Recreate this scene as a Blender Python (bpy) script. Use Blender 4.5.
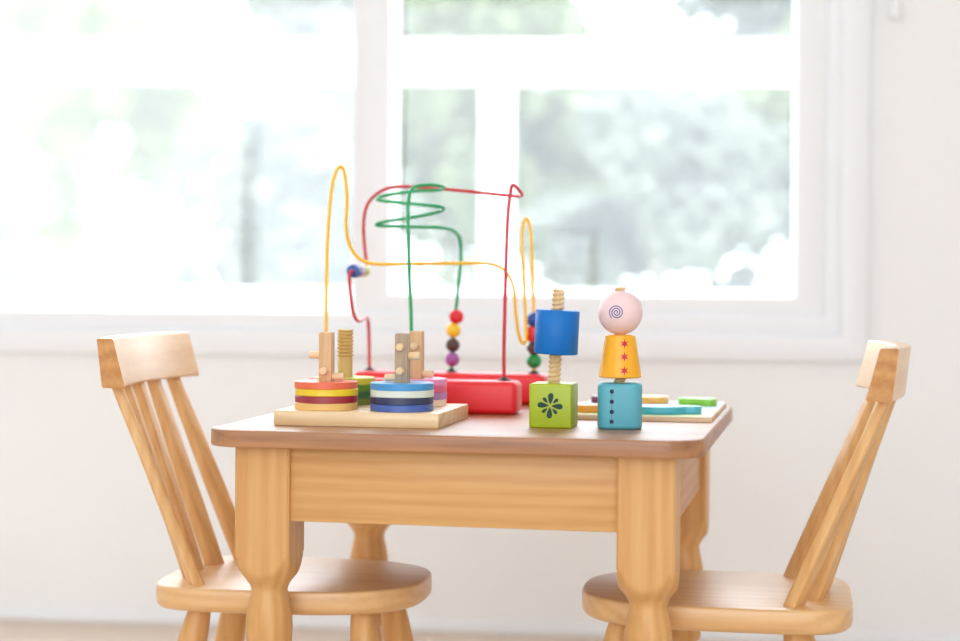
import bpy, bmesh, math, random
from math import sin, cos, pi, radians as R
from mathutils import Vector, Matrix

sc = bpy.context.scene
for o in list(bpy.data.objects):
    bpy.data.objects.remove(o)
COL = sc.collection

# ---------------------------------------------------------------- camera
CAM_H = 0.656
cam_d = bpy.data.cameras.new('camera')
cam_d.sensor_width = 36.0
cam_d.lens = 36.0 * 1800.83 / 960.0
cam_d.shift_y = -(320.5 - 275.8) / 960.0
cam_d.clip_start = 0.05
cam_d.dof.use_dof = True
cam_d.dof.focus_distance = 2.10
cam_d.dof.aperture_fstop = 2.5
cam = bpy.data.objects.new('camera', cam_d)
COL.objects.link(cam)
cam.location = (0, 0, CAM_H)
cam.rotation_euler = (Matrix.Rotation(pi / 2, 4, 'X') @ Matrix.Rotation(0.0065, 4, 'Z')).to_euler()
sc.camera = cam

# ---------------------------------------------------------------- sky, light, exposure
world = bpy.data.worlds.new('sky')
sc.world = world
world.use_nodes = True
bg = world.node_tree.nodes['Background']
bg.inputs['Color'].default_value = (0.84, 0.92, 1.0, 1)
bg.inputs['Strength'].default_value = 6.0
def portal(x0, x1, z0, z1, y, flip):
    # marks a window opening so that daylight entering through it is sampled cleanly; gives no light itself
    l = bpy.data.lights.new('window_daylight', 'AREA')
    l.shape = 'RECTANGLE'; l.size = x1 - x0; l.size_y = z1 - z0
    l.cycles.is_portal = True
    o = bpy.data.objects.new('window_daylight', l)
    COL.objects.link(o)
    o.matrix_world = Matrix.Translation((0, 3.310, 0)) @ Matrix.Rotation(math.atan2(-0.113, 0.9936), 4, 'Z') @ Matrix.Translation(((x0 + x1) / 2, y, (z0 + z1) / 2)) @ Matrix.Rotation(pi / 2 if flip else -pi / 2, 4, 'X')
portal(-2.10, 0.64, 0.57, 1.98, 0.20, False)
portal(-2.0, 2.0, 0.55, 2.15, -6.40, True)
sc.view_settings.view_transform = 'Standard'
sc.view_settings.look = 'None'
sc.view_settings.gamma = 1.0
sc.view_settings.use_curve_mapping = False
sc.view_settings.exposure = 0.0
sc.cycles.max_bounces = 10
sc.cycles.diffuse_bounces = 6
sc.cycles.transparent_max_bounces = 24
sc.cycles.use_denoising = True
sc.cycles.sample_clamp_indirect = 6.0
sc.cycles.caustics_reflective = False
sc.cycles.caustics_refractive = False

# ---------------------------------------------------------------- materials
def s2l(c):
    return tuple(((v / 255) / 12.92 if v / 255 <= 0.04045 else ((v / 255 + 0.055) / 1.055) ** 2.4) for v in c)

MATS = {}

def paint(name, rgb, rough=0.5, spec=0.5, bump=0.0, var=0.04, coat=0.0):
    """painted or plastic surface, rgb in 0-255, with a faint mottling"""
    if name in MATS:
        return MATS[name]
    m = bpy.data.materials.new(name)
    m.use_nodes = True
    nt = m.node_tree
    b = nt.nodes['Principled BSDF']
    tc = nt.nodes.new('ShaderNodeTexCoord')
    no = nt.nodes.new('ShaderNodeTexNoise')
    no.inputs['Scale'].default_value = 60.0
    no.inputs['Detail'].default_value = 3.0
    nt.links.new(tc.outputs['Object'], no.inputs['Vector'])
    mx = nt.nodes.new('ShaderNodeMix')
    mx.data_type = 'RGBA'
    l = s2l(rgb)
    mx.inputs['A'].default_value = (*[v * (1 - var) for v in l], 1)
    mx.inputs['B'].default_value = (*[min(1, v * (1 + var)) for v in l], 1)
    nt.links.new(no.outputs['Fac'], mx.inputs['Factor'])
    nt.links.new(mx.outputs['Result'], b.inputs['Base Color'])
    b.inputs['Roughness'].default_value = rough
    b.inputs['Specular IOR Level'].default_value = spec
    b.inputs['Coat Weight'].default_value = coat
    b.inputs['Coat IOR'].default_value = 1.6
    b.inputs['Coat Roughness'].default_value = 0.42
    if bump:
        bp = nt.nodes.new('ShaderNodeBump')
        bp.inputs['Strength'].default_value = bump
        bp.inputs['Distance'].default_value = 0.002
        nt.links.new(no.outputs['Fac'], bp.inputs['Height'])
        nt.links.new(bp.outputs['Normal'], b.inputs['Normal'])
    MATS[name] = m
    return m

def wood(name, light, dark, axis='Z', scale=9.0, rough=0.28, contrast=0.6, spec=0.5, seed=0.0, coat=0.0, coat_rough=0.25, profile='SIN', coat_ior=1.6):
    """solid timber: growth rings about the grain axis plus fine streaks along it"""
    if name in MATS:
        return MATS[name]
    m = bpy.data.materials.new(name)
    m.use_nodes = True
    nt = m.node_tree
    N, L = nt.nodes.new, nt.links.new
    b = nt.nodes['Principled BSDF']
    tc = N('ShaderNodeTexCoord')
    mp = N('ShaderNodeMapping')
    k = 0.06
    mp.inputs['Scale'].default_value = {'X': (k, 1, 1), 'Y': (1, k, 1), 'Z': (1, 1, k)}[axis]
    mp.inputs['Location'].default_value = {'X': (seed, 0.09, -0.07), 'Y': (0.08, seed, -0.09), 'Z': (0.06, 0.10, seed)}[axis]
    L(tc.outputs['Object'], mp.inputs['Vector'])
    wv = N('ShaderNodeTexWave')
    wv.wave_type = 'RINGS'
    wv.rings_direction = axis
    wv.wave_profile = profile
    wv.inputs['Scale'].default_value = scale
    wv.inputs['Distortion'].default_value = 3.5
    wv.inputs['Detail'].default_value = 2.0
    wv.inputs['Detail Scale'].default_value = 1.2
    L(mp.outputs['Vector'], wv.inputs['Vector'])
    n1 = N('ShaderNodeTexNoise')
    n1.inputs['Scale'].default_value = 170.0
    n1.inputs['Detail'].default_value = 4.0
    L(mp.outputs['Vector'], n1.inputs['Vector'])
    n2 = N('ShaderNodeTexNoise')
    n2.inputs['Scale'].default_value = 14.0
    n2.inputs['Detail'].default_value = 2.0
    L(mp.outputs['Vector'], n2.inputs['Vector'])
    a1 = N('ShaderNodeMath'); a1.operation = 'MULTIPLY_ADD'
    a1.inputs[1].default_value = 0.30
    L(wv.outputs['Fac'], a1.inputs[0])
    a2 = N('ShaderNodeMath'); a2.operation = 'MULTIPLY'; a2.inputs[1].default_value = 0.70
    L(n1.outputs['Fac'], a2.inputs[0])
    L(a2.outputs[0], a1.inputs[2])
    a3 = N('ShaderNodeMath'); a3.operation = 'MULTIPLY_ADD'; a3.inputs[1].default_value = 0.35
    L(n2.outputs['Fac'], a3.inputs[0]); L(a1.outputs[0], a3.inputs[2])
    rp = N('ShaderNodeMapRange')
    rp.inputs['From Min'].default_value = 0.45
    rp.inputs['From Max'].default_value = 0.90
    rp.inputs['To Min'].default_value = 0.5 - contrast / 2
    rp.inputs['To Max'].default_value = 0.5 + contrast / 2
    L(a3.outputs[0], rp.inputs['Value'])
    mx = N('ShaderNodeMix'); mx.data_type = 'RGBA'
    mx.inputs['A'].default_value = (*s2l(light), 1)
    mx.inputs['B'].default_value = (*s2l(dark), 1)
    L(rp.outputs['Result'], mx.inputs['Factor'])
    L(mx.outputs['Result'], b.inputs['Base Color'])
    b.inputs['Roughness'].default_value = rough
    b.inputs['Specular IOR Level'].default_value = spec
    b.inputs['Coat Weight'].default_value = coat
    b.inputs['Coat IOR'].default_value = coat_ior
    b.inputs['Coat Roughness'].default_value = coat_rough
    bp = N('ShaderNodeBump')
    bp.inputs['Strength'].default_value = 0.06
    bp.inputs['Distance'].default_value = 0.001
    L(n1.outputs['Fac'], bp.inputs['Height'])
    L(bp.outputs['Normal'], b.inputs['Normal'])
    MATS[name] = m
    return m

def glass_mat(name, haze, haze_rgb=(250, 252, 255)):
    """thin window glazing: mostly clear, a little mirror, and a share of white scatter that makes it hazy"""
    if name in MATS:
        return MATS[name]
    m = bpy.data.materials.new(name)
    m.use_nodes = True
    nt = m.node_tree
    N, L = nt.nodes.new, nt.links.new
    nt.nodes.remove(nt.nodes['Principled BSDF'])
    out = nt.nodes['Material Output']
    tr = N('ShaderNodeBsdfTransparent')
    gl = N('ShaderNodeBsdfGlossy'); gl.inputs['Roughness'].default_value = 0.02
    tl = N('ShaderNodeBsdfTranslucent'); tl.inputs['Color'].default_value = (*s2l(haze_rgb), 1)
    no = N('ShaderNodeTexNoise'); no.inputs['Scale'].default_value = 3.0
    ma = N('ShaderNodeMath'); ma.operation = 'MULTIPLY_ADD'
    ma.inputs[1].default_value = haze * 0.3; ma.inputs[2].default_value = haze * 0.85
    L(no.outputs['Fac'], ma.inputs[0])
    m1 = N('ShaderNodeMixShader'); m1.inputs[0].default_value = 0.05
    L(tr.outputs[0], m1.inputs[1]); L(gl.outputs[0], m1.inputs[2])
    m2 = N('ShaderNodeMixShader')
    L(ma.outputs[0], m2.inputs[0]); L(m1.outputs[0], m2.inputs[1]); L(tl.outputs[0], m2.inputs[2])
    L(m2.outputs[0], out.inputs['Surface'])
    MATS[name] = m
    return m

def leaf_mat(name, rgb, trans=0.45):
    if name in MATS:
        return MATS[name]
    m = bpy.data.materials.new(name)
    m.use_nodes = True
    nt = m.node_tree
    N, L = nt.nodes.new, nt.links.new
    b = nt.nodes['Principled BSDF']
    out = nt.nodes['Material Output']
    tc = N('ShaderNodeTexCoord')
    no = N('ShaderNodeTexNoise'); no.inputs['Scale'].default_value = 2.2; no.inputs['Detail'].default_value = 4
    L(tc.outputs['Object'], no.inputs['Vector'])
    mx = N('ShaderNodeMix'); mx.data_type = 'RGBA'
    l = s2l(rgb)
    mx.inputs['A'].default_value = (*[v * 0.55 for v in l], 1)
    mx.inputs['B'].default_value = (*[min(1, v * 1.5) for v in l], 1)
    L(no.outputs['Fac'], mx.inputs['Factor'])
    L(mx.outputs['Result'], b.inputs['Base Color'])
    b.inputs['Roughness'].default_value = 0.6
    tl = N('ShaderNodeBsdfTranslucent')
    L(mx.outputs['Result'], tl.inputs['Color'])
    ms = N('ShaderNodeMixShader'); ms.inputs[0].default_value = trans
    L(b.outputs[0], ms.inputs[1]); L(tl.outputs[0], ms.inputs[2])
    L(ms.outputs[0], out.inputs['Surface'])
    MATS[name] = m
    return m

PINE_L, PINE_D = (226, 180, 119), (200, 142, 78)
def pine(axis, seed=0.0, tag=''):
    a, d = ((234, 192, 134), (210, 154, 92)) if tag in ('_seat', '_slat') else (PINE_L, PINE_D)
    return wood('pine_' + axis + tag, a, d, axis, 22.0, 0.40, 0.46, spec=0.2 if tag == '_seat' else 0.4, seed=seed, coat=0.9 if tag == '_seat' else 0.0, coat_rough=0.4 if tag == '_seat' else 0.25, coat_ior=1.75)

# ---------------------------------------------------------------- mesh helpers
def link_mesh(name, me, mat, parent=None, loc=None, rot=None):
    o = bpy.data.objects.new(name, me)
    COL.objects.link(o)
    if mat is not None and len(me.materials) == 0:
        me.materials.append(mat)
    if parent is not None:
        o.parent = parent
    if loc is not None:
        o.location = loc
    if rot is not None:
        o.rotation_euler = rot
    return o

def from_bm(name, bm, mat, parent=None, loc=None, rot=None, smooth=True, angle=40):
    bmesh.ops.recalc_face_normals(bm, faces=bm.faces)
    if smooth:
        for f in bm.faces:
            f.smooth = True
        lim = R(angle)
        for e in bm.edges:
            if len(e.link_faces) == 2:
                e.smooth = e.calc_face_angle(0.0) < lim
    me = bpy.data.meshes.new(name)
    bm.to_mesh(me)
    bm.free()
    return link_mesh(name, me, mat, parent, loc, rot)

def box_bm(x0, x1, y0, y1, z0, z1, bev=0.0, seg=2):
    bm = bmesh.new()
    bmesh.ops.create_cube(bm, size=1.0)
    bmesh.ops.scale(bm, vec=(x1 - x0, y1 - y0, z1 - z0), verts=bm.verts)
    bmesh.ops.translate(bm, vec=((x0 + x1) / 2, (y0 + y1) / 2, (z0 + z1) / 2), verts=bm.verts)
    if bev:
        bmesh.ops.bevel(bm, geom=list(bm.edges), offset=bev, segments=seg, profile=0.5, affect='EDGES')
    return bm

def prism_bm(outline, z0, z1, bev=0.0, seg=2, bev_bottom=None):
    bm = bmesh.new()
    vs = [bm.verts.new((x, y, z0)) for x, y in outline]
    f = bm.faces.new(vs)
    r = bmesh.ops.extrude_face_region(bm, geom=[f])
    up = [g for g in r['geom'] if isinstance(g, bmesh.types.BMVert)]
    bmesh.ops.translate(bm, vec=(0, 0, z1 - z0), verts=up)
    bmesh.ops.recalc_face_normals(bm, faces=bm.faces)
    def rim(z):
        return [e for e in bm.edges if all(abs(v.co.z - z) < 1e-7 for v in e.verts)]
    if bev:
        bmesh.ops.bevel(bm, geom=rim(z1), offset=bev, segments=seg, profile=0.5, affect='EDGES')
    bb = bev if bev_bottom is None else bev_bottom
    if bb:
        bmesh.ops.bevel(bm, geom=rim(z0), offset=bb, segments=seg, profile=0.5, affect='EDGES')
    return bm

def lathe_bm(profile, n=32):
    """profile: (r, z) from bottom to top, turned about Z; closed at both ends"""
    bm = bmesh.new()
    rings = []
    for r, z in profile:
        rings.append([bm.verts.new((r * cos(2 * pi * i / n), r * sin(2 * pi * i / n), z)) for i in range(n)])
    for a, b in zip(rings, rings[1:]):
        for i in range(n):
            bm.faces.new((a[i], a[(i + 1) % n], b[(i + 1) % n], b[i]))
    bm.faces.new(rings[0][::-1])
    bm.faces.new(rings[-1])
    return bm

def catmull(pts, sub=6):
    P = [Vector(p) for p in pts]
    P = [P[0] * 2 - P[1]] + P + [P[-1] * 2 - P[-2]]
    out = []
    for i in range(1, len(P) - 2):
        for k in range(sub):
            t = k / sub
            a, b, c, d = P[i - 1], P[i], P[i + 1], P[i + 2]
            out.append(0.5 * ((2 * b) + (c - a) * t + (2 * a - 5 * b + 4 * c - d) * t * t + (3 * b - a - 3 * c + d) * t ** 3))
    out.append(P[-2])
    return out

def tube_bm(path, rad, n=12, bm=None):
    bm = bm or bmesh.new()
    path = [Vector(p) for p in path]
    if not callable(rad):
        rr = rad
        rad = lambda t: rr
    tang = []
    for i in range(len(path)):
        a = path[max(0, i - 1)]
        b = path[min(len(path) - 1, i + 1)]
        tang.append((b - a).normalized())
    nrm = tang[0].orthogonal().normalized()
    rings = []
    for i, p in enumerate(path):
        t = tang[i]
        nrm = (nrm - t * nrm.dot(t)).normalized()
        bn = t.cross(nrm)
        r = rad(i / (len(path) - 1))
        rings.append([bm.verts.new(p + (nrm * cos(2 * pi * k / n) + bn * sin(2 * pi * k / n)) * r) for k in range(n)])
    for a, b in zip(rings, rings[1:]):
        for k in range(n):
            bm.faces.new((a[k], a[(k + 1) % n], b[(k + 1) % n], b[k]))
    bm.faces.new(rings[0][::-1])
    bm.faces.new(rings[-1])
    return bm

def rounded_rect(w, h, rad, n=8, cx=0, cy=0):
    pts = []
    for (sx, sy, a0) in ((1, 1, 0), (-1, 1, 90), (-1, -1, 180), (1, -1, 270)):
        for k in range(n + 1):
            a = R(a0 + 90 * k / n)
            pts.append((cx + sx * (w / 2 - rad) + rad * cos(a), cy + sy * (h / 2 - rad) + rad * sin(a)))
    return pts

def sphere_bm(r, seg=24, rings=14):
    bm = bmesh.new()
    bmesh.ops.create_uvsphere(bm, u_segments=seg, v_segments=rings, radius=r)
    return bm

def thing(name, label, cat, loc=(0, 0, 0), rotz=0.0, group=None, kind=None):
    o = bpy.data.objects.new(name, None)
    COL.objects.link(o)
    o.empty_display_size = 0.05
    o.location = loc
    o.rotation_euler = (0, 0, rotz)
    tag(o, label, cat, group, kind)
    return o

def tag(o, label, cat=None, group=None, kind=None):
    o['label'] = label
    if cat:
        o['category'] = cat
    if group:
        o['group'] = group
    if kind:
        o['kind'] = kind
    return o

# ---------------------------------------------------------------- the room
WALL_A = math.atan2(-0.113, 0.9936)          # the window wall runs at a slight angle to the camera
WALL_T = 0.15
room = Matrix.Translation((0, 3.310, 0)) @ Matrix.Rotation(WALL_A, 4, 'Z')   # x along the wall, y outwards, z up
m_wall = paint('wall_paint', (242, 241, 241), 0.75, 0.2, 0.05, 0.01)
m_trimw = paint('white_trim', (240, 241, 244), 0.45, 0.4, 0, 0.01)
m_sash = paint('white_sash', (240, 240, 242), 0.4, 0.4, 0, 0.01)
m_ceil = paint('ceiling_paint', (248, 248, 248), 0.8, 0.2, 0, 0.01)

def room_piece(name, bm, mat, label, smooth=False):
    o = from_bm(name, bm, mat, smooth=smooth)
    o.matrix_world = room
    tag(o, label, name.split('_')[0], kind='structure')
    return o

# floor of pale boards
fl = wood('floor_boards', (232, 216, 200), (214, 194, 176), 'X', 5.0, 0.45, 0.5, 0.4)
room_piece('floor', box_bm(-3.0, 3.0, -6.2, 0.0, -0.06, 0.0), fl, 'pale beige wooden floor of the room')
room_piece('ceiling', box_bm(-3.0, 3.0, -6.2, WALL_T, 2.4, 2.5), m_ceil, 'white ceiling above the room')
room_piece('wall_left', box_bm(-3.15, -3.0, -6.2, WALL_T, -0.06, 2.5), m_wall, 'off-white side wall to the left of the window')
room_piece('wall_right', box_bm(3.0, 3.15, -6.2, WALL_T, -0.06, 2.5), m_wall, 'off-white side wall to the right of the window')

# wall behind the camera with a wide opening to the garden on that side
# window wall with its opening
OX0, OX1, OZ0, OZ1 = -2.10, 0.640, 0.575, 1.98
def frame_bm(ox0, ox1, oz0, oz1, ix0, ix1, iz0, iz1, y0, y1, bev=0.0):
    bm = bmesh.new()
    def ring(x0, x1, z0, z1, y):
        return [bm.verts.new(c) for c in ((x0, y, z0), (x1, y, z0), (x1, y, z1), (x0, y, z1))]
    of, inf = ring(ox0, ox1, oz0, oz1, y0), ring(ix0, ix1, iz0, iz1, y0)
    ob, ib = ring(ox0, ox1, oz0, oz1, y1), ring(ix0, ix1, iz0, iz1, y1)
    for i in range(4):
        j = (i + 1) % 4
        bm.faces.new((of[i], of[j], inf[j], inf[i]))
        bm.faces.new((ob[i], ib[i], ib[j], ob[j]))
        bm.faces.new((of[i], ob[i], ob[j], of[j]))
        bm.faces.new((inf[i], inf[j], ib[j], ib[i]))
    if bev:
        bmesh.ops.recalc_face_normals(bm, faces=bm.faces)
        bmesh.ops.bevel(bm, geom=[e for e in bm.edges if e.is_manifold and e.calc_face_angle(0) > 1], offset=bev, segments=2, profile=0.5, affect='EDGES')
    return bm
room_piece('wall_back', frame_bm(-3.0, 3.0, 0.0, 2.4, OX0, OX1, OZ0, OZ1, 0.0, WALL_T), m_wall,
           'off-white painted wall around the wide window')
fw = room_piece('wall_front', frame_bm(-3.0, 3.0, 0.0, 2.4, -2.0, 2.0, 0.55, 2.15, -6.35, -6.2), m_wall, 'off-white wall behind the camera with a wide window opening')
room_piece('baseboard_back', box_bm(-3.0, 3.0, -0.010, 0.0, 0.0, 0.020, 0.003), m_trimw, 'low white skirting strip along the window wall', True)

win = bpy.data.objects.new('window_1', None)
COL.objects.link(win)
win.matrix_world = room
tag(win, 'wide white framed window filling the wall behind the table', 'window', kind='structure')
from_bm('casing', frame_bm(OX0 - 0.065, 0.701, 0.506, OZ1 + 0.065, OX0, 0.652, 0.553, OZ1, -0.022, 0.0, 0.004), m_trimw, win)
from_bm('inner_frame', frame_bm(OX0 - 0.001, 0.6525, 0.5525, OZ1, OX0 + 0.03, 0.626, 0.586, OZ1 - 0.03, -0.010, WALL_T, 0.003), m_trimw, win)
# sliding sash on the right, deep stiles
sash = from_bm('sash_frame', frame_bm(-0.240, 0.6265, 0.5855, OZ1 - 0.03, -0.170, 0.572, 0.621, OZ1 - 0.08, 0.004, 0.125, 0.003), m_sash, win)
from_bm('pane', box_bm(-0.172, 0.574, 0.100, 0.104, 0.619, OZ1 - 0.078), glass_mat('clear_glass', 0.03), sash)
# left half: bare pane further out
from_bm('pane', box_bm(OX0 + 0.03, -0.232, 0.132, 0.136, 0.586, OZ1 - 0.03), glass_mat('hazy_glass', 0.075), win)
hz = from_bm('haze_sheet', box_bm(OX0 + 0.03, -0.486, 0.142, 0.145, 0.586, OZ1 - 0.03), glass_mat('sheet_haze', 0.055), win)  # translucent sheet that whitens the far left of the window
hz['label'] = 'thin whitish translucent sheet'
# hanging blind cord at the upper right
cd = thing('blind_cord', 'white blind cord with a pull weight hanging beside the window', 'cord', room @ Vector((0.743, -0.03, 1.115)), WALL_A)
from_bm('pull_weight', lathe_bm([(0.003, 0), (0.008, 0.002), (0.0095, 0.010), (0.009, 0.03), (0.006, 0.055), (0.003, 0.062)], 20), m_sash, cd)
from_bm('cord', tube_bm([(0, 0, 0.06), (0, 0, 0.45), (0, 0, 0.9)], 0.0016, 8), m_sash, cd)
from_bm('wall_bracket', box_bm(-0.015, 0.015, -0.012, 0.03, 0.89, 0.93, 0.004), m_sash, cd)

# ---------------------------------------------------------------- outside: balcony railing, ground, trees
m_rail = paint('white_railing', (250, 250, 250), 0.5, 0.4, 0, 0.01)
rl = thing('balcony_railing', 'broad white balcony railing outside the window', 'railing', (0, 4.6, 0), R(-1.9))
from_bm('top_rail', box_bm(-4.5, 4.5, -0.03, 0.05, 1.149, 1.256, 0.006), m_rail, rl)
from_bm('bottom_rail', box_bm(-4.5, 4.5, -0.03, 0.05, 0.53, 0.622, 0.006), m_rail, rl)
for x in (-2.95, -1.455, 0.04, 1.535, 3.03):
    from_bm('post', box_bm(x - 0.042, x + 0.044, -0.02, 0.10, -0.3, 1.14, 0.004), m_rail, rl)
slab = from_bm('balcony_floor', box_bm(-4.5, 4.5, -1.12, 0.35, -0.42, -0.30), paint('balcony_concrete', (214, 212, 206), 0.8, 0.3, 0.2), None)
slab.location = (0, 4.72, 0); slab.rotation_euler = (0, 0, WALL_A)
tag(slab, 'pale concrete balcony floor outside the window', 'floor', kind='structure')
gr = from_bm('lawn', box_bm(-40, 40, 5.2, 70, -1.6, -1.5), paint('lawn_green', (150, 165, 120), 0.9, 0.2, 0.3, 0.2), None)
tag(gr, 'sunlit lawn below the balcony and trees', 'lawn', kind='structure')

def tree(name, label, x, y, z0, rx, rz, n, rgb, leaf, seed, trunk_r=0.042):
    rnd = random.Random(seed)
    t = thing(name, label, 'tree', (x, y, -1.5), 0, 'garden trees beyond the railing')
    verts, faces = [], []
    clumps = []
    for k in range(26):
        a, b = rnd.uniform(0, 2 * pi), math.acos(rnd.uniform(-1, 1))
        q = rnd.random() ** 0.5 * 0.66
        clumps.append((rx * q * sin(b) * cos(a), rx * q * sin(b) * sin(a), z0 + rz * q * cos(b), rnd.uniform(0.22, 0.33) * min(rx, rz)))
    for i in range(n):
        cx, cy, cz, cr = rnd.choice(clumps)
        d = Vector((rnd.gauss(0, 1), rnd.gauss(0, 1), rnd.gauss(0, 1))).normalized() * cr * rnd.random() ** 0.4
        c = Vector((cx, cy, cz)) + d
        ax = Vector((rnd.gauss(0, 1), rnd.gauss(0, 1), rnd.gauss(0, 0.5) - 0.3)).normalized()
        sd = ax.cross(Vector((rnd.gauss(0, .5), rnd.gauss(0, .5), 1))).normalized()
        nn = ax.cross(sd)
        l = leaf * rnd.uniform(0.7, 1.3)
        w = l * 0.3
        k0 = len(verts)
        verts += [tuple(c - ax * l * .5), tuple(c + sd * w + nn * w * .4), tuple(c + ax * l * .5), tuple(c - sd * w + nn * w * .4)]
        faces += [(k0, k0 + 1, k0 + 2), (k0, k0 + 2, k0 + 3)]
    me = bpy.data.meshes.new('foliage')
    me.from_pydata(verts, [], faces)
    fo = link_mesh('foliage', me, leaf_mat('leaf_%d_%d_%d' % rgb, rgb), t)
    fo['kind'] = 'stuff'
    bm = bmesh.new()
    tube_bm(catmull([(0, 0, 0), (0.05, 0.03, z0 * 0.4), (-0.03, 0, z0 * 0.8), (0, 0, z0 + rz * 0.4)], 4), lambda q: trunk_r * (1 - 0.7 * q), 8, bm)
    for cx, cy, cz, cr in clumps[:9]:
        s = Vector((0, 0, z0 * rnd.uniform(0.5, 0.95)))
        e = Vector((cx, cy, cz))
        tube_bm([s, (s + e) / 2 + Vector((0, 0, -0.05)), e], lambda q: trunk_r * 0.4 * (1 - 0.8 * q), 6, bm)
    from_bm('trunk', bm, paint('bark', (172, 164, 152), 0.8, 0.3, 0.4, 0.2), t)
    return t

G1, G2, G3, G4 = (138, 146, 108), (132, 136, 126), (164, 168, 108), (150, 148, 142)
# nearest row
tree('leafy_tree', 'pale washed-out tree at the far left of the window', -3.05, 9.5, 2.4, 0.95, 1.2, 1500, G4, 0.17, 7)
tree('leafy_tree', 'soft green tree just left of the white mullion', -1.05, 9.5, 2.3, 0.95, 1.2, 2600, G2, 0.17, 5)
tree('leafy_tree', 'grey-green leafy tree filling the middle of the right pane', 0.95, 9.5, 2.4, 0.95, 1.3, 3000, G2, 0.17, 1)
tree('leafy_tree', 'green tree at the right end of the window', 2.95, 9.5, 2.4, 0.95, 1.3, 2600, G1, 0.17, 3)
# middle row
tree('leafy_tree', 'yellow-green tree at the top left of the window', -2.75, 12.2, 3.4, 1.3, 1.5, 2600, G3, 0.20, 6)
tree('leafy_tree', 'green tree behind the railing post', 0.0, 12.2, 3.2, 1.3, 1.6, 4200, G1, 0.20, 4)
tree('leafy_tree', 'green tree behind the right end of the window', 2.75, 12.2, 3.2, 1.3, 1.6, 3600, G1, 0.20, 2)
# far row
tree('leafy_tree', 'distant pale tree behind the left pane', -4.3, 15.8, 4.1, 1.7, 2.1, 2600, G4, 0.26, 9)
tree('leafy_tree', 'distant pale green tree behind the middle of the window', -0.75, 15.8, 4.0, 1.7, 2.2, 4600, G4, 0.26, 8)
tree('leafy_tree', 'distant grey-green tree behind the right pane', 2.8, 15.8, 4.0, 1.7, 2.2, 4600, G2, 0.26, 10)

# ---------------------------------------------------------------- table
TH = 0.2004
TBL = Matrix.Translation((-0.3161, 2.0385, 0)) @ Matrix.Rotation(-TH, 4, 'Z')   # origin: left front corner of the top, x along the front, y to the back
TW, TL_, TOP, THK = 0.566, 0.572, 0.480, 0.0196
def tp(u, v, h=0.0):
    return TBL @ Vector((u, v, TOP + h))
tb = thing('child_table', 'low pine children table with turned legs and rounded corners', 'table', TBL @ Vector((TW / 2, TL_ / 2, 0)), -TH)
hx, hy = TW / 2, TL_ / 2
m_top = wood('pine_top', (184, 128, 80), (142, 88, 48), 'X', 13.0, 0.5, 0.9, 0.1, coat=1.0, coat_rough=0.44, coat_ior=1.68)
from_bm('tabletop', prism_bm(rounded_rect(TW, TL_, 0.045, 10), TOP - THK, TOP, 0.0025, 3), m_top, tb)
LE, LW = 0.0306, 0.065
def table_leg():
    prof = [(0.0, 0.0145), (0.004, 0.0165), (0.03, 0.0185), (0.10, 0.0235), (0.15, 0.0205), (0.163, 0.0185), (0.168, 0.0225), (0.176, 0.024), (0.184, 0.0225),
            (0.19, 0.0195), (0.205, 0.0225), (0.225, 0.0260), (0.246, 0.0272), (0.262, 0.0265), (0.276, 0.0240), (0.287, 0.0215), (0.2925, 0.0210), (0.297, 0.0225), (0.303, 0.0265), (0.309, 0.0315), (0.316, 0.0360), (0.323, 0.0395), (0.333, 0.0432), (0.343, 0.0455), (0.352, 0.0475)]
    dense = []
    for (z0, r0), (z1, r1) in zip(prof, prof[1:]):
        k = max(1, int((z1 - z0) / 0.0025))
        for i in range(k):
            t = i / k
            dense.append((z0 + (z1 - z0) * t, r0 + (r1 - r0) * t))
    dense += [prof[-1], (0.36, 0.06), (TOP - THK, 0.06)]
    n = 72
    bm = bmesh.new()
    rings = []
    for z, r in dense:
        ring = []
        for i in range(n):
            a = 2 * pi * (i + 0.5) / n
            c, s = abs(cos(a)), abs(sin(a))
            sq = (LW / 2) / ((c ** 22 + s ** 22) ** (1 / 22))
            q = min(sq, r)
            ring.append(bm.verts.new((q * cos(a), q * sin(a), z)))
        rings.append(ring)
    for a, b in zip(rings, rings[1:]):
        for i in range(n):
            bm.faces.new((a[i], a[(i + 1) % n], b[(i + 1) % n], b[i]))
    bm.faces.new(rings[0][::-1]); bm.faces.new(rings[-1])
    return bm
legc = []
for i, (sx, sy) in enumerate(((-1, -1), (1, -1), (1, 1), (-1, 1))):
    legc.append((sx * (hx - LE - LW / 2), sy * (hy - LE - LW / 2)))
    from_bm('leg', table_leg(), pine('Z', 0.13 * i, '_leg%d' % i), tb, (*legc[-1], 0), smooth=True, angle=28)
ax0 = hx - LE - LW
ay0 = hy - LE - LW
AZ0, AZ1 = TOP - 0.1058, TOP - THK
IN = 0.008
for sy in (-1, 1):
    y_out = sy * (hy - LE - IN)
    from_bm('apron', box_bm(-ax0 - 0.002, ax0 + 0.002, min(y_out, y_out - sy * 0.02), max(y_out, y_out - sy * 0.02), AZ0, AZ1, 0.0015), pine('X', 0.3, '_apron'), tb)
for sx in (-1, 1):
    x_out = sx * (hx - LE - IN)
    from_bm('apron', box_bm(min(x_out, x_out - sx * 0.02), max(x_out, x_out - sx * 0.02), -ay0 - 0.002, ay0 + 0.002, AZ0, AZ1, 0.0015), pine('Y', 0.3, '_apron'), tb)

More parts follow.
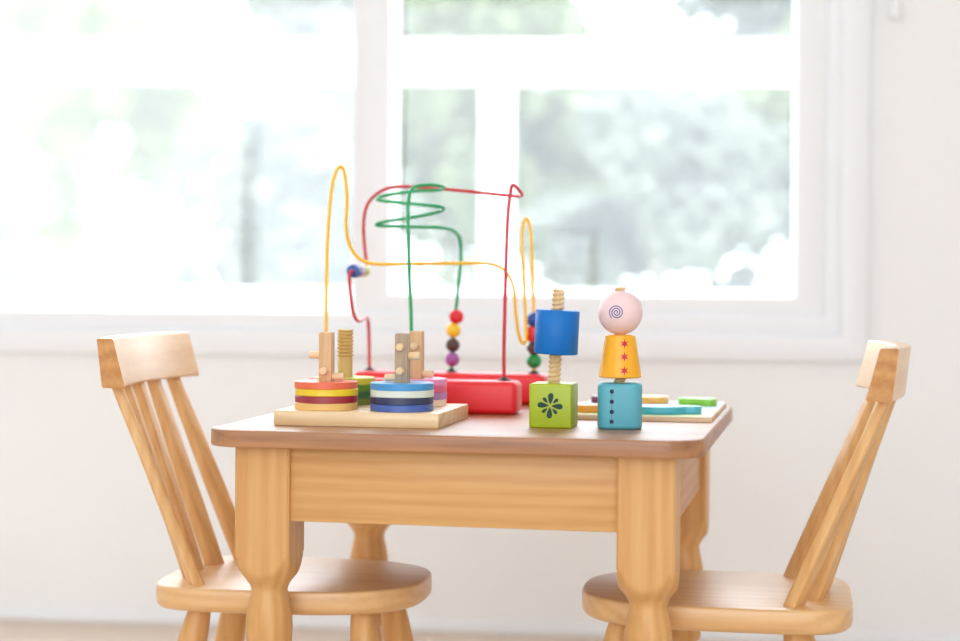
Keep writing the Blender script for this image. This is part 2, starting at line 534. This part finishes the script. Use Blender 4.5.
# ---------------------------------------------------------------- chairs
SEAT = TOP - 0.1967
def child_chair(label, u, v, rot, rear, front):
    p = TBL @ Vector((u, v, 0))
    ch = thing('child_chair', label, 'chair', (p.x, p.y, 0), rot, 'pine chairs at the table')
    # seat: x forward
    pts = []
    n = 72
    for i in range(n):
        a = 2 * pi * i / n
        c, s = cos(a), sin(a)
        e = 2.7 if c > 0 else 5.0
        x = (front if c > 0 else rear) * math.copysign(abs(c) ** (2 / e), c)
        y = math.copysign(abs(s) ** (2 / e), s) * (0.131 - 0.03 * x)
        pts.append((x, y))
    from_bm('seat', prism_bm(pts, SEAT - 0.029, SEAT, 0.004, 3, 0.009), pine('X', 0.6, '_seat'), ch)
    sm = pine('Z', 0.9, '_slat')
    for k in range(5):
        y0 = -0.098 + 0.049 * k
        bm = bmesh.new()
        rings = []
        for j in range(9):
            t = j / 8
            h = -0.012 + 0.262 * t
            q0, q1 = -0.133 + 0.033 * (y0 / 0.098) ** 2, -0.214 + 0.011 * (y0 / 0.098) ** 2     # at the seat, at the crest
            c = Vector((q0 + (q1 - q0) * h / 0.242, y0 * (1 + 0.03 * t), SEAT + h))
            w = 0.0265 - 0.008 * t + 0.004 * sin(pi * t)      # fore-aft face width
            d = 0.0165 - 0.003 * t
            ang = math.atan2(2 * (0.033 - 0.020 * t) * y0 / 0.098 ** 2, 1.0)
            ring = []
            for (qx, qy) in rounded_rect(d, w, 0.004, 3):
                ring.append(bm.verts.new(c + Vector((qx * cos(ang) + qy * sin(ang), -qx * sin(ang) + qy * cos(ang), 0))))
            rings.append(ring)
        m = len(rings[0])
        for a, b in zip(rings, rings[1:]):
            for i in range(m):
                bm.faces.new((a[i], a[(i + 1) % m], b[(i + 1) % m], b[i]))
        bm.faces.new(rings[0][::-1]); bm.faces.new(rings[-1])
        from_bm('back_slat', bm, sm, ch)
    # crest rail: bowed board
    bm = bmesh.new()
    rings = []
    K = 20
    cl = R(11)
    for j in range(K + 1):
        y = -0.139 + 0.278 * j / K
        c = Vector((-0.2125 + 0.011 * (y / 0.098) ** 2, y, SEAT + 0.236))
        ring = []
        for (qx, qz) in rounded_rect(0.029, 0.059, 0.0030, 3, 0, 0.0295):
            k = qz / 0.059
            qx2 = (qx * (1 - 0.30 * k)) - qz * math.tan(cl)
            ring.append(bm.verts.new(c + Vector((qx2, 0, qz))))
        rings.append(ring)
    m = len(rings[0])
    for a, b in zip(rings, rings[1:]):
        for i in range(m):
            bm.faces.new((a[i], a[(i + 1) % m], b[(i + 1) % m], b[i]))
    bm.faces.new(rings[0][::-1]); bm.faces.new(rings[-1])
    crest = from_bm('crest_rail', bm, wood('pine_crest_lit', (244, 212, 168), (224, 178, 126), 'Y', 7.0, 0.4, 0.6, 0.2, coat=1.0, coat_rough=0.35), ch)  # crest colour lightened to stand in for the window's sheen on it
    crest.data.materials.append(wood('pine_end_grain', (214, 160, 102), (184, 126, 72), 'Y', 14.0, 0.5, 0.8, 0.3))
    for pol in crest.data.polygons:
        if abs(pol.normal.y) > 0.9:
            pol.material_index = 1
    for sx, sy, spx, spy in ((-1, -1, -0.055, -0.03), (-1, 1, -0.055, 0.03), (1, -1, 0.04, -0.035), (1, 1, 0.04, 0.035)):
        top = Vector((sx * 0.098 + 0.0, sy * 0.078, SEAT - 0.02))
        bot = Vector((top.x + spx, top.y + spy, 0.0))
        path = [top.lerp(bot, i / 14) for i in range(15)]
        def rad(t):
            return 0.0105 + 0.0085 * math.sin(pi * min(1, t * 1.25) ** 0.8) * (1 if t < 0.8 else 1) if t < 0.8 else 0.0105 - 0.003 * (t - 0.8) / 0.2
        bm = tube_bm(path, rad, 20)
        for vtx in bm.verts:
            vtx.co.z = max(0.0, vtx.co.z)
        from_bm('leg', bm, pine('Z', 1.4, '_chairleg'), ch)
    return ch
child_chair('pine child chair on the left of the table, facing right', 0.048, 0.224, -TH + R(2), 0.157, 0.165)
child_chair('pine child chair on the right of the table, facing left', 0.557, 0.240, pi - TH + R(2), 0.168, 0.151)

# ---------------------------------------------------------------- stacking sorter toy
m_pale = wood('pale_wood', (246, 220, 176), (226, 186, 132), 'X', 16.0, 0.5, 0.9, 0.4, coat=0.8, coat_rough=0.42)
m_post = wood('post_wood', (228, 190, 142), (196, 150, 104), 'Z', 14.0, 0.5, 0.9, 0.4)
m_postg = wood('grey_post_wood', (200, 176, 146), (160, 138, 114), 'Z', 16.0, 0.5, 1.0, 0.4)
m_peg = wood('peg_wood', (246, 220, 180), (230, 192, 144), 'Y', 12.0, 0.5, 0.6, 0.4)
BX0, BX1, BY0, BY1, BH = 0.0615, 0.2590, 0.0790, 0.2450, 0.0175
st = thing('stacking_toy', 'pale wooden board with four peg posts for stacking rings', 'toy', tp((BX0 + BX1) / 2, (BY0 + BY1) / 2), -TH)
ocx, ocy = (BX0 + BX1) / 2, (BY0 + BY1) / 2
from_bm('base_board', box_bm(BX0 - ocx, BX1 - ocx, BY0 - ocy, BY1 - ocy, 0, BH, 0.0012, 2), m_pale, st)
POSTS = {'fl': (0.1135, 0.120), 'fr': (0.2060, 0.120), 'bl': (0.1115, 0.208), 'br': (0.2020, 0.208)}
def peg(parent, u, v, h, d, ln, r=0.0045):
    """round peg standing out of a post along direction d"""
    d = Vector(d)
    bm = lathe_bm([(r * 0.85, 0), (r, 0.0006), (r, ln - 0.0008), (r * 0.85, ln)], 18)
    bmesh.ops.transform(bm, matrix=d.to_track_quat('Z', 'Y').to_matrix().to_4x4(), verts=bm.verts)
    from_bm('peg', bm, m_peg, parent, (u, v, h))
def square_post(key, mat, pegs):
    u, v = POSTS[key]
    o = from_bm('post', box_bm(-0.0077, 0.0077, -0.0077, 0.0077, 0, 0.108 - BH, 0.0010, 2), mat, st, (u - ocx, v - ocy, BH))
    for (dx, dy, h) in pegs:
        peg(o, dx * 0.0070, dy * 0.0070, h - BH, (dx, dy, 0), 0.0140 if dx else 0.009)
    return o
square_post('fl', m_post, [(-1, 0, 0.081), (0, -1, 0.0625), (1, 0, 0.0555)])
square_post('fr', m_postg, [(0, -1, 0.092), (0, -1, 0.064), (1, 0, 0.0815), (-1, 0, 0.0555)])
square_post('br', m_post, [(0, -1, 0.090), (1, 0, 0.0555)])
u, v = POSTS['bl']
prof = [(0.0088, 0), (0.0092, 0.002), (0.0092, 0.056)]
z = 0.058
while z < 0.0885:
    prof += [(0.0080, z), (0.0098, z + 0.0008), (0.0104, z + 0.0019), (0.0098, z + 0.0030), (0.0080, z + 0.0038)]
    z += 0.0044
prof += [(0.0098, z + 0.0005), (0.0096, z + 0.0022), (0.0085, z + 0.0028)]
rp = from_bm('threaded_post', lathe_bm(prof, 32), wood('thread_wood', (222, 190, 120), (196, 158, 88), 'Z', 14.0, 0.5, 0.8, 0.4), st, (u - ocx, v - ocy, BH))
rp['label'] = 'round post with screw ridges'

def ring_bm(r_out, hole, h, square):
    n = 64
    bm = bmesh.new()
    lv = [(1 - 0.0006 / r_out, 0.0), (1, 0.0007), (1, h - 0.0007), (1 - 0.0006 / r_out, h)]
    def inner(a):
        if square:
            return hole / max(abs(cos(a)), abs(sin(a)))
        return hole
    outr = [[bm.verts.new((r_out * k * cos(2 * pi * i / n), r_out * k * sin(2 * pi * i / n), z)) for i in range(n)] for k, z in lv]
    inr = [[bm.verts.new((inner(2 * pi * i / n) * cos(2 * pi * i / n), inner(2 * pi * i / n) * sin(2 * pi * i / n), z)) for i in range(n)] for z in (0, h)]
    for a, b in zip(outr, outr[1:]):
        for i in range(n):
            bm.faces.new((a[i], a[(i + 1) % n], b[(i + 1) % n], b[i]))
    for i in range(n):
        j = (i + 1) % n
        bm.faces.new((outr[-1][i], outr[-1][j], inr[1][j], inr[1][i]))
        bm.faces.new((outr[0][j], outr[0][i], inr[0][i], inr[0][j]))
        bm.faces.new((inr[0][j], inr[0][i], inr[1][i], inr[1][j]))
    return bm
STACKS = {
    'fl': [('tan', (236, 192, 110)), ('dark red', (158, 30, 52)), ('yellow', (240, 208, 20)), ('orange', (236, 106, 66))],
    'fr': [('royal blue', (62, 96, 176)), ('navy', (28, 40, 84)), ('pale mint', (222, 234, 222)), ('sky blue', (58, 152, 216))],
    'bl': [('olive green', (110, 140, 56)), ('dark green', (44, 118, 60)), ('leaf green', (92, 152, 34)), ('lime yellow', (206, 206, 44))],
    'br': [('cream pink', (250, 222, 208)), ('lilac', (182, 128, 192)), ('rose pink', (228, 98, 140)), ('light pink', (240, 146, 198))],
}
PLACE = {'fl': 'left front post', 'fr': 'right front post', 'bl': 'threaded back post', 'br': 'right back post'}
POS = ['bottom ring', 'second ring from the bottom', 'third ring from the bottom', 'top ring']
for key, cols in STACKS.items():
    u, v = POSTS[key]
    for k, (cn, rgb) in enumerate(cols):
        hh = 0.0082
        j = ((k * 7 + len(key + cn) * 3) % 5 - 2) * 0.0003
        o = from_bm('stacking_ring', ring_bm(0.0373, 0.0110 if key == 'bl' else 0.0086, hh - 0.0001, key != 'bl'),
                    paint('ring_' + cn.replace(' ', '_'), rgb, 0.5, 0.1, coat=1.0), None, tp(u + j, v, BH + k * hh + 0.0001), (0, 0, -TH))
        tag(o, '%s wooden ring, %s on the %s' % (cn, POS[k], PLACE[key]), 'toy ring', 'rings on the stacking toy')

# ---------------------------------------------------------------- bead maze
FV, BV = 0.333, 0.513
mz = thing('bead_maze', 'bead maze with red base bars and red, yellow and green wires', 'bead maze', tp(0.18, 0.423), -TH)
def ml(u, v, h):
    return Vector((u - 0.18, v - 0.423, h))
m_red = paint('red_lacquer', (244, 36, 44), 0.5, 0.1, coat=0.8)
m_black = paint('black_rubber', (30, 32, 34), 0.4, 0.5)
BHGT = 0.0420
for (u0, u1, vv) in ((0.0290, 0.3085, FV), (0.0450, 0.3140, BV)):
    a, b = ml(u0, vv - 0.029, 0), ml(u1, vv + 0.018, BHGT)
    from_bm('base_bar', box_bm(a.x, b.x, a.y, b.y, 0, BHGT, 0.0075, 5), m_red, mz)
W_YEL = [ (0.0503, 0.333, 0.0395), (0.0499, 0.333, 0.1036), (0.0500, 0.335, 0.2083), (0.0549, 0.335, 0.2802), (0.0609, 0.337, 0.3104), (0.0668, 0.340, 0.3178), (0.0709, 0.345, 0.3069), (0.0724, 0.350, 0.2743), (0.0699, 0.355, 0.2416), (0.0727, 0.360, 0.2180), (0.0810, 0.365, 0.2022), (0.0934, 0.370, 0.1937), (0.1112, 0.375, 0.1906), (0.1596, 0.400, 0.1917), (0.2077, 0.430, 0.1928), (0.2399, 0.440, 0.1931), (0.2586, 0.450, 0.1878), (0.2701, 0.455, 0.1758), (0.2761, 0.460, 0.1569), (0.2782, 0.465, 0.1230), (0.2816, 0.470, 0.0958), (0.2858, 0.478, 0.0848), (0.2881, 0.488, 0.0926), (0.2856, 0.495, 0.1294), (0.2812, 0.500, 0.1841), (0.2790, 0.503, 0.2254), (0.2802, 0.507, 0.2475), (0.2838, 0.510, 0.2552), (0.2876, 0.513, 0.2463), (0.2905, 0.513, 0.2187), (0.2930, 0.513, 0.1567), (0.2947, 0.513, 0.1154), (0.2952, 0.513, 0.0409) ]
W_GRN = [ (0.1653, 0.333, 0.0390), (0.1649, 0.333, 0.1037), (0.1609, 0.333, 0.1957), (0.1592, 0.333, 0.2540), (0.1599, 0.335, 0.2761), (0.1631, 0.338, 0.2879), (0.1707, 0.345, 0.2927), (0.1819, 0.360, 0.2948), (0.1919, 0.375, 0.2942), (0.1928, 0.395, 0.2925), (0.1802, 0.415, 0.2902), (0.1404, 0.420, 0.2886), (0.1058, 0.420, 0.2833), (0.0973, 0.410, 0.2788), (0.1069, 0.400, 0.2757), (0.1466, 0.395, 0.2714), (0.1810, 0.400, 0.2682), (0.1885, 0.415, 0.2655), (0.1742, 0.430, 0.2607), (0.1382, 0.430, 0.2539), (0.1034, 0.430, 0.2485), (0.0902, 0.435, 0.2449), (0.0967, 0.440, 0.2431), (0.1334, 0.450, 0.2423), (0.1708, 0.470, 0.2416), (0.1832, 0.490, 0.2387), (0.1899, 0.505, 0.2294), (0.1912, 0.513, 0.2115), (0.1899, 0.513, 0.1837), (0.1859, 0.513, 0.1419), (0.1812, 0.513, 0.1002), (0.1788, 0.513, 0.0403) ]
W_RED = [ (0.2876, 0.333, 0.0395), (0.2868, 0.333, 0.0809), (0.2884, 0.333, 0.1706), (0.2905, 0.333, 0.2475), (0.2932, 0.334, 0.2796), (0.2952, 0.337, 0.2919), (0.2990, 0.345, 0.2904), (0.3029, 0.360, 0.2840), (0.3015, 0.375, 0.2810), (0.2922, 0.390, 0.2808), (0.2743, 0.400, 0.2826), (0.2385, 0.410, 0.2865), (0.1955, 0.420, 0.2911), (0.1518, 0.430, 0.2947), (0.1215, 0.440, 0.2964), (0.0992, 0.445, 0.2933), (0.0811, 0.450, 0.2826), (0.0699, 0.455, 0.2678), (0.0652, 0.460, 0.2446), (0.0654, 0.465, 0.2172), (0.0677, 0.465, 0.1993), (0.0693, 0.462, 0.1883), (0.0690, 0.450, 0.1827), (0.0688, 0.420, 0.1815), (0.0687, 0.390, 0.1811), (0.0681, 0.380, 0.1771), (0.0682, 0.380, 0.1624), (0.0704, 0.380, 0.1425), (0.0719, 0.385, 0.1264), (0.0747, 0.395, 0.1156), (0.0734, 0.420, 0.1143), (0.0682, 0.460, 0.1174), (0.0637, 0.490, 0.1154), (0.0625, 0.500, 0.1047), (0.0599, 0.513, 0.0846), (0.0609, 0.513, 0.0411) ]

m_wy = paint('yellow_wire', (255, 198, 16), 0.30, 0.5)
m_wg = paint('green_wire', (18, 164, 98), 0.30, 0.5)
m_wr = paint('red_wire', (206, 44, 52), 0.30, 0.5)
for pts, mat, lab in ((W_YEL, m_wy, 'yellow looping wire'), (W_GRN, m_wg, 'green zigzag wire'), (W_RED, m_wr, 'red wire')):
    o = from_bm('wire', tube_bm(catmull([ml(*p) for p in pts], 6), 0.00235, 12), mat, mz)
    o['label'] = lab
    for p in (pts[0], pts[-1]):
        q = ml(p[0], p[1], BHGT)
        from_bm('collar', lathe_bm([(0.0086, -0.001), (0.0086, 0.0006), (0.0070, 0.0020), (0.0045, 0.0028), (0.0038, 0.0042), (0.0030, 0.0045)], 20), m_black, mz, q)

def bead(label, rgb, shape, u, v, h, r=0.0103, axis='Z'):
    if shape == 'ball':
        bm = sphere_bm(r)
    elif shape == 'drum':
        bm = lathe_bm([(r * .7, -r), (r * .93, -r * .93), (r, -r * .75), (r, r * .75), (r * .93, r * .93), (r * .7, r)], 24)
    elif shape == 'cone':
        bm = lathe_bm([(r * .45, -r), (r * .75, -r * .55), (r * 1.02, -r * .08), (r * 1.02, r * .08), (r * .75, r * .55), (r * .45, r)], 24)
    else:   # short disc, threaded along the table depth
        bm = lathe_bm([(r * .7, -0.010), (r * .93, -0.0092), (r, -0.0075), (r, 0.0075), (r * .93, 0.0092), (r * .7, 0.010)], 24)
    if axis == 'Y':
        bmesh.ops.rotate(bm, matrix=Matrix.Rotation(pi / 2, 3, 'X'), verts=bm.verts, cent=(0, 0, 0))
    o = from_bm('bead', bm, paint('bead_' + label.split(' bead')[0].replace(' ', '_'), rgb, 0.38, 0.5), mz, ml(u, v, h))
    o['label'] = label
    return o
bead('red bead', (226, 40, 48), 'ball', 0.1852, 0.513, 0.1190)
bead('yellow bead', (255, 212, 50), 'ball', 0.1812, 0.513, 0.1000)
bead('dark brown bead', (84, 62, 56), 'ball', 0.1803, 0.513, 0.0795, 0.0098)
bead('purple bead', (166, 96, 170), 'ball', 0.1797, 0.513, 0.0597)
bead('blue bead', (44, 84, 176), 'ball', 0.2947, 0.513, 0.1160)
bead('red drum bead', (226, 40, 48), 'drum', 0.2947, 0.513, 0.0965)
bead('dark brown bead', (84, 62, 56), 'cone', 0.2949, 0.513, 0.0772)
bead('green bead', (24, 148, 70), 'ball', 0.2951, 0.513, 0.0590, 0.0104)
bead('blue disc bead', (44, 80, 164), 'disc', 0.0687, 0.402, 0.1813, 0.0090, 'Y')
bead('lilac disc bead', (196, 176, 206), 'disc', 0.0688, 0.423, 0.1816, 0.0088, 'Y')
bead('yellow-green disc bead', (206, 206, 70), 'disc', 0.0690, 0.444, 0.1822, 0.0086, 'Y')

# ---------------------------------------------------------------- two screw block toys
m_bolt = wood('bolt_wood', (244, 218, 172), (222, 184, 130), 'Z', 16.0, 0.5, 0.8, 0.4)
def bolt_bm(r, ln, pitch=0.0056, n=28, per=14):
    """rod with a real helical thread"""
    bm = bmesh.new()
    steps = int(ln / pitch * per)
    rings = []
    for j in range(steps + 1):
        z = ln * j / steps
        ring = []
        for i in range(n):
            a = 2 * pi * i / n
            ph = ((z / pitch) - i / n) % 1.0
            k = 0.5 + 0.5 * cos(2 * pi * ph)
            q = r * (0.74 + 0.26 * k ** 0.7)
            if z > ln - 0.002:
                q *= 1 - 0.25 * (z - (ln - 0.002)) / 0.002
            ring.append(bm.verts.new((q * cos(a), q * sin(a), z)))
        rings.append(ring)
    for a, b in zip(rings, rings[1:]):
        for i in range(n):
            bm.faces.new((a[i], a[(i + 1) % n], b[(i + 1) % n], b[i]))
    bm.faces.new(rings[0][::-1]); bm.faces.new(rings[-1])
    return bm

def flat_print(name, polys, mat, parent, mapper):
    """thin raised ink: each 2-D outline becomes a wafer; mapper(x, z, d) puts it on the surface, d = height above it"""
    bm = bmesh.new()
    for pl in polys:
        top = [bm.verts.new(mapper(x, z, 0.0004)) for x, z in pl]
        bot = [bm.verts.new(mapper(x, z, -0.0003)) for x, z in pl]
        cx = sum(p[0] for p in pl) / len(pl); cz = sum(p[1] for p in pl) / len(pl)
        ct = bm.verts.new(mapper(cx, cz, 0.0004))
        n = len(pl)
        for i in range(n):
            bm.faces.new((top[i], top[(i + 1) % n], ct))
            bm.faces.new((bot[i], bot[(i + 1) % n], top[(i + 1) % n], top[i]))
    return from_bm(name, bm, mat, parent, smooth=False)

m_lime = paint('lime_paint', (168, 190, 10), 0.5, 0.1, coat=0.8)
m_dkg = paint('dark_green_ink', (22, 62, 46), 0.5, 0.4)
g = thing('screw_block_toy', 'lime green cube with dark flower and a blue cylinder screwed on a wooden bolt', 'toy', tp(0.3815, 0.1480), -TH - R(0.5), 'screw block toys')
CB = 0.0249
cube = from_bm('cube_block', box_bm(-CB, CB, -CB, CB, 0, 0.0515, 0.0022, 3), m_lime, g)
cube['label'] = 'lime green cube with a dark green flower on its front'
petals = []
for k in range(8):
    a = pi / 2 + k * pi / 4 + R(-4)
    big = k % 2 == 0
    r0, r1, w = (0.0016, 0.0148, 0.0040) if big else (0.0042, 0.0122, 0.0024)
    pl = []
    for i in range(20):
        t = 2 * pi * i / 20
        q = (1 - cos(t)) / 2
        rr = r0 + (r1 - r0) * q
        ww = w * sin(t) * (0.25 + 0.75 * q) * 1.15
        pl.append((rr * cos(a) - ww * sin(a), 0.0262 + rr * sin(a) + ww * cos(a)))
    petals.append(pl)
flat_print('flower_print', petals, m_dkg, cube, lambda x, z, d: Vector((x, -CB - d, z)))
tilt = Matrix.Rotation(R(2.6), 4, 'Y')
bl = from_bm('threaded_bolt', bolt_bm(0.0078, 0.116), m_bolt, g, (0.000, 0, 0.045))
bl.rotation_euler = (0, R(2.6), 0)
cyl = from_bm('cylinder_block', lathe_bm([(0.0238, -0.0258), (0.0252, -0.0254), (0.0258, -0.0246), (0.0258, 0.0246), (0.0252, 0.0254), (0.0238, 0.0258)], 64),
              paint('blue_paint', (0, 112, 196), 0.5, 0.1, coat=0.4), g, (0.0030, 0, 0.1108))
cyl.rotation_euler = (0, R(2.6), 0)
cyl['label'] = 'bright blue cylinder'

p = thing('screw_block_toy', 'doll-like stack of teal block, yellow cone with red stars and pink ball on a bolt', 'toy', tp(0.4590, 0.1500), -TH + R(7), 'screw block toys')
teal = from_bm('rounded_block', prism_bm(rounded_rect(0.0515, 0.0500, 0.0125, 8), 0, 0.0530, 0.0042, 5), paint('teal_paint', (84, 174, 192), 0.45, 0.3, coat=0.5), p)
teal['label'] = 'teal block with rounded edges, dark dots and a line'
m_navy = paint('navy_ink', (22, 34, 78), 0.5, 0.4)
dots = []
for zc in (0.0092, 0.0205, 0.0322, 0.0440):
    dots.append([(-0.0092 + 0.0025 * cos(2 * pi * i / 16), zc + 0.0025 * sin(2 * pi * i / 16)) for i in range(16)])
dots.append([(-0.0094, 0.0092), (-0.0090, 0.0092), (-0.0090, 0.0440), (-0.0094, 0.0440)])
flat_print('dot_print', dots, m_navy, teal, lambda x, z, d: Vector((x, -0.0250 - d, z)))
from_bm('threaded_bolt', bolt_bm(0.0072, 0.118), m_bolt, p, (0, 0, 0.046))
C0, C1, R0, R1 = 0.0590, 0.1085, 0.0250, 0.0172
cone = from_bm('cone_block', lathe_bm([(R0 - 0.0016, C0), (R0, C0 + 0.0010), (R1 + 0.0002, C1 - 0.0012), (R1 - 0.0016, C1)], 64), paint('yellow_paint', (250, 180, 28), 0.38, 0.5), p)
cone['label'] = 'yellow truncated cone with three red stars'
m_star = paint('red_ink', (206, 44, 72), 0.5, 0.4)
for zc in (0.0680, 0.0838, 0.0988):
    star = []
    for i in range(12):
        a = pi / 2 + 2 * pi * i / 12
        q = 0.0056 if i % 2 == 0 else 0.0022
        star.append((0.0050 + q * cos(a), zc + q * sin(a)))
    def on_cone(x, z, d):
        r = R0 + (R1 - R0) * (z - C0) / (C1 - C0) + d
        a = x / r
        return Vector((r * sin(a), -r * cos(a), z))
    flat_print('star_print', [star], m_star, cone, on_cone)
BR_, BZ = 0.0260, 0.1345
ball = from_bm('ball_block', sphere_bm(BR_, 48, 28), paint('pale_pink_paint', (244, 214, 214), 0.38, 0.5), p, (0, 0, BZ))
ball['label'] = 'pale pink ball with a blue spiral'
sp = []
for i in range(110):
    t = i / 109
    a = -1.6 + t * 2 * pi * 2.9
    q = 0.0006 + 0.0078 * t
    x, z = q * cos(a) - 0.0045, q * sin(a) + 0.0005
    yy = -math.sqrt(BR_ ** 2 - x * x - z * z)
    sp.append(Vector((x, yy, z)))
o = from_bm('spiral_print', tube_bm(sp, 0.00058, 6), paint('blue_ink', (60, 92, 160), 0.5, 0.4), ball)

# ---------------------------------------------------------------- board puzzle
PX0, PX1, PY0, PY1 = 0.372, 0.5575, 0.2570, 0.5320
pz = thing('puzzle_board', 'thin wooden puzzle board with pale green and blue printed landscape', 'puzzle', tp((PX0 + PX1) / 2, (PY0 + PY1) / 2), -TH)
pcx, pcy = (PX0 + PX1) / 2, (PY0 + PY1) / 2
from_bm('board', box_bm(PX0 - pcx, PX1 - pcx, PY0 - pcy, PY1 - pcy, 0, 0.0062, 0.0008, 2), wood('ply_board', (244, 222, 190), (222, 188, 150), 'X', 10.0, 0.5, 0.7, 0.4), pz)
m_land = bpy.data.materials.new('printed_landscape'); m_land.use_nodes = True
nt = m_land.node_tree
b = nt.nodes['Principled BSDF']; b.inputs['Roughness'].default_value = 0.4
tc = nt.nodes.new('ShaderNodeTexCoord'); sx = nt.nodes.new('ShaderNodeSeparateXYZ'); nz = nt.nodes.new('ShaderNodeTexNoise'); nz.inputs['Scale'].default_value = 18
ad = nt.nodes.new('ShaderNodeMath'); ad.operation = 'MULTIPLY_ADD'; ad.inputs[1].default_value = 0.06
cr = nt.nodes.new('ShaderNodeValToRGB')
nt.links.new(tc.outputs['Object'], sx.inputs[0]); nt.links.new(tc.outputs['Object'], nz.inputs['Vector'])
nt.links.new(nz.outputs['Fac'], ad.inputs[0]); nt.links.new(sx.outputs['Y'], ad.inputs[2])
mr = nt.nodes.new('ShaderNodeMapRange'); mr.inputs['From Min'].default_value = -0.10; mr.inputs['From Max'].default_value = 0.16
nt.links.new(ad.outputs[0], mr.inputs['Value']); nt.links.new(mr.outputs['Result'], cr.inputs['Fac'])
cr.color_ramp.elements[0].color = (*s2l((222, 236, 176)), 1); cr.color_ramp.elements[0].position = 0.45
cr.color_ramp.elements[1].color = (*s2l((196, 222, 246)), 1); cr.color_ramp.elements[1].position = 0.6
nt.links.new(cr.outputs['Color'], b.inputs['Base Color'])
from_bm('printed_sheet', box_bm(PX0 - pcx + 0.0015, PX1 - pcx - 0.0015, PY0 - pcy + 0.0015, PY1 - pcy - 0.0015, 0.0062, 0.0066), m_land, pz, smooth=False)

def puzzle_piece(label, rgb, u, v, pts, rot=0.0):
    P = catmull([(x, y, 0) for x, y in pts + pts[:1]], 5)[:-1]
    o = from_bm('puzzle_piece', prism_bm([(q.x, q.y) for q in P], 0, 0.0092, 0.0008, 2), paint('piece_' + '_'.join(map(str, rgb)), rgb, 0.42, 0.4, coat=1.0), None, tp(u, v, 0.0067), (0, 0, -TH + rot))
    tag(o, label, 'puzzle piece', 'pieces on the puzzle board')
    return o
puzzle_piece('long cyan puzzle piece with wavy outline near the front of the board', (52, 176, 204), 0.504, 0.312,
             [(-0.040, -0.030), (-0.020, -0.034), (0.000, -0.029), (0.010, -0.022), (0.018, -0.014), (0.030, -0.012), (0.037, -0.004), (0.034, 0.010), (0.020, 0.016), (0.005, 0.012), (-0.012, 0.018), (-0.030, 0.014), (-0.042, 0.004), (-0.048, -0.014)])
puzzle_piece('bright lime green puzzle piece at the right of the board', (132, 206, 40), 0.5260, 0.4640,
             [(-0.026, -0.010), (-0.006, -0.016), (0.008, -0.022), (0.019, -0.020), (0.024, -0.006), (0.020, 0.010), (0.004, 0.016), (-0.014, 0.012), (-0.027, 0.004)])
puzzle_piece('orange puzzle piece between the two screw toys', (250, 164, 40), 0.4100, 0.308,
             [(-0.028, -0.016), (-0.012, -0.021), (0.004, -0.017), (0.020, -0.022), (0.032, -0.012), (0.030, 0.008), (0.014, 0.016), (-0.006, 0.012), (-0.024, 0.016), (-0.033, 0.002)])
puzzle_piece('dark maroon puzzle piece at the back left of the board', (122, 40, 66), 0.4060, 0.470,
             [(-0.024, -0.008), (-0.008, -0.016), (0.010, -0.012), (0.024, -0.014), (0.028, 0.002), (0.016, 0.014), (-0.004, 0.010), (-0.022, 0.012)])
puzzle_piece('amber yellow puzzle piece at the back middle of the board', (250, 186, 70), 0.4650, 0.482,
             [(-0.020, -0.014), (-0.004, -0.018), (0.010, -0.016), (0.018, -0.004), (0.016, 0.012), (0.000, 0.018), (-0.016, 0.012)])
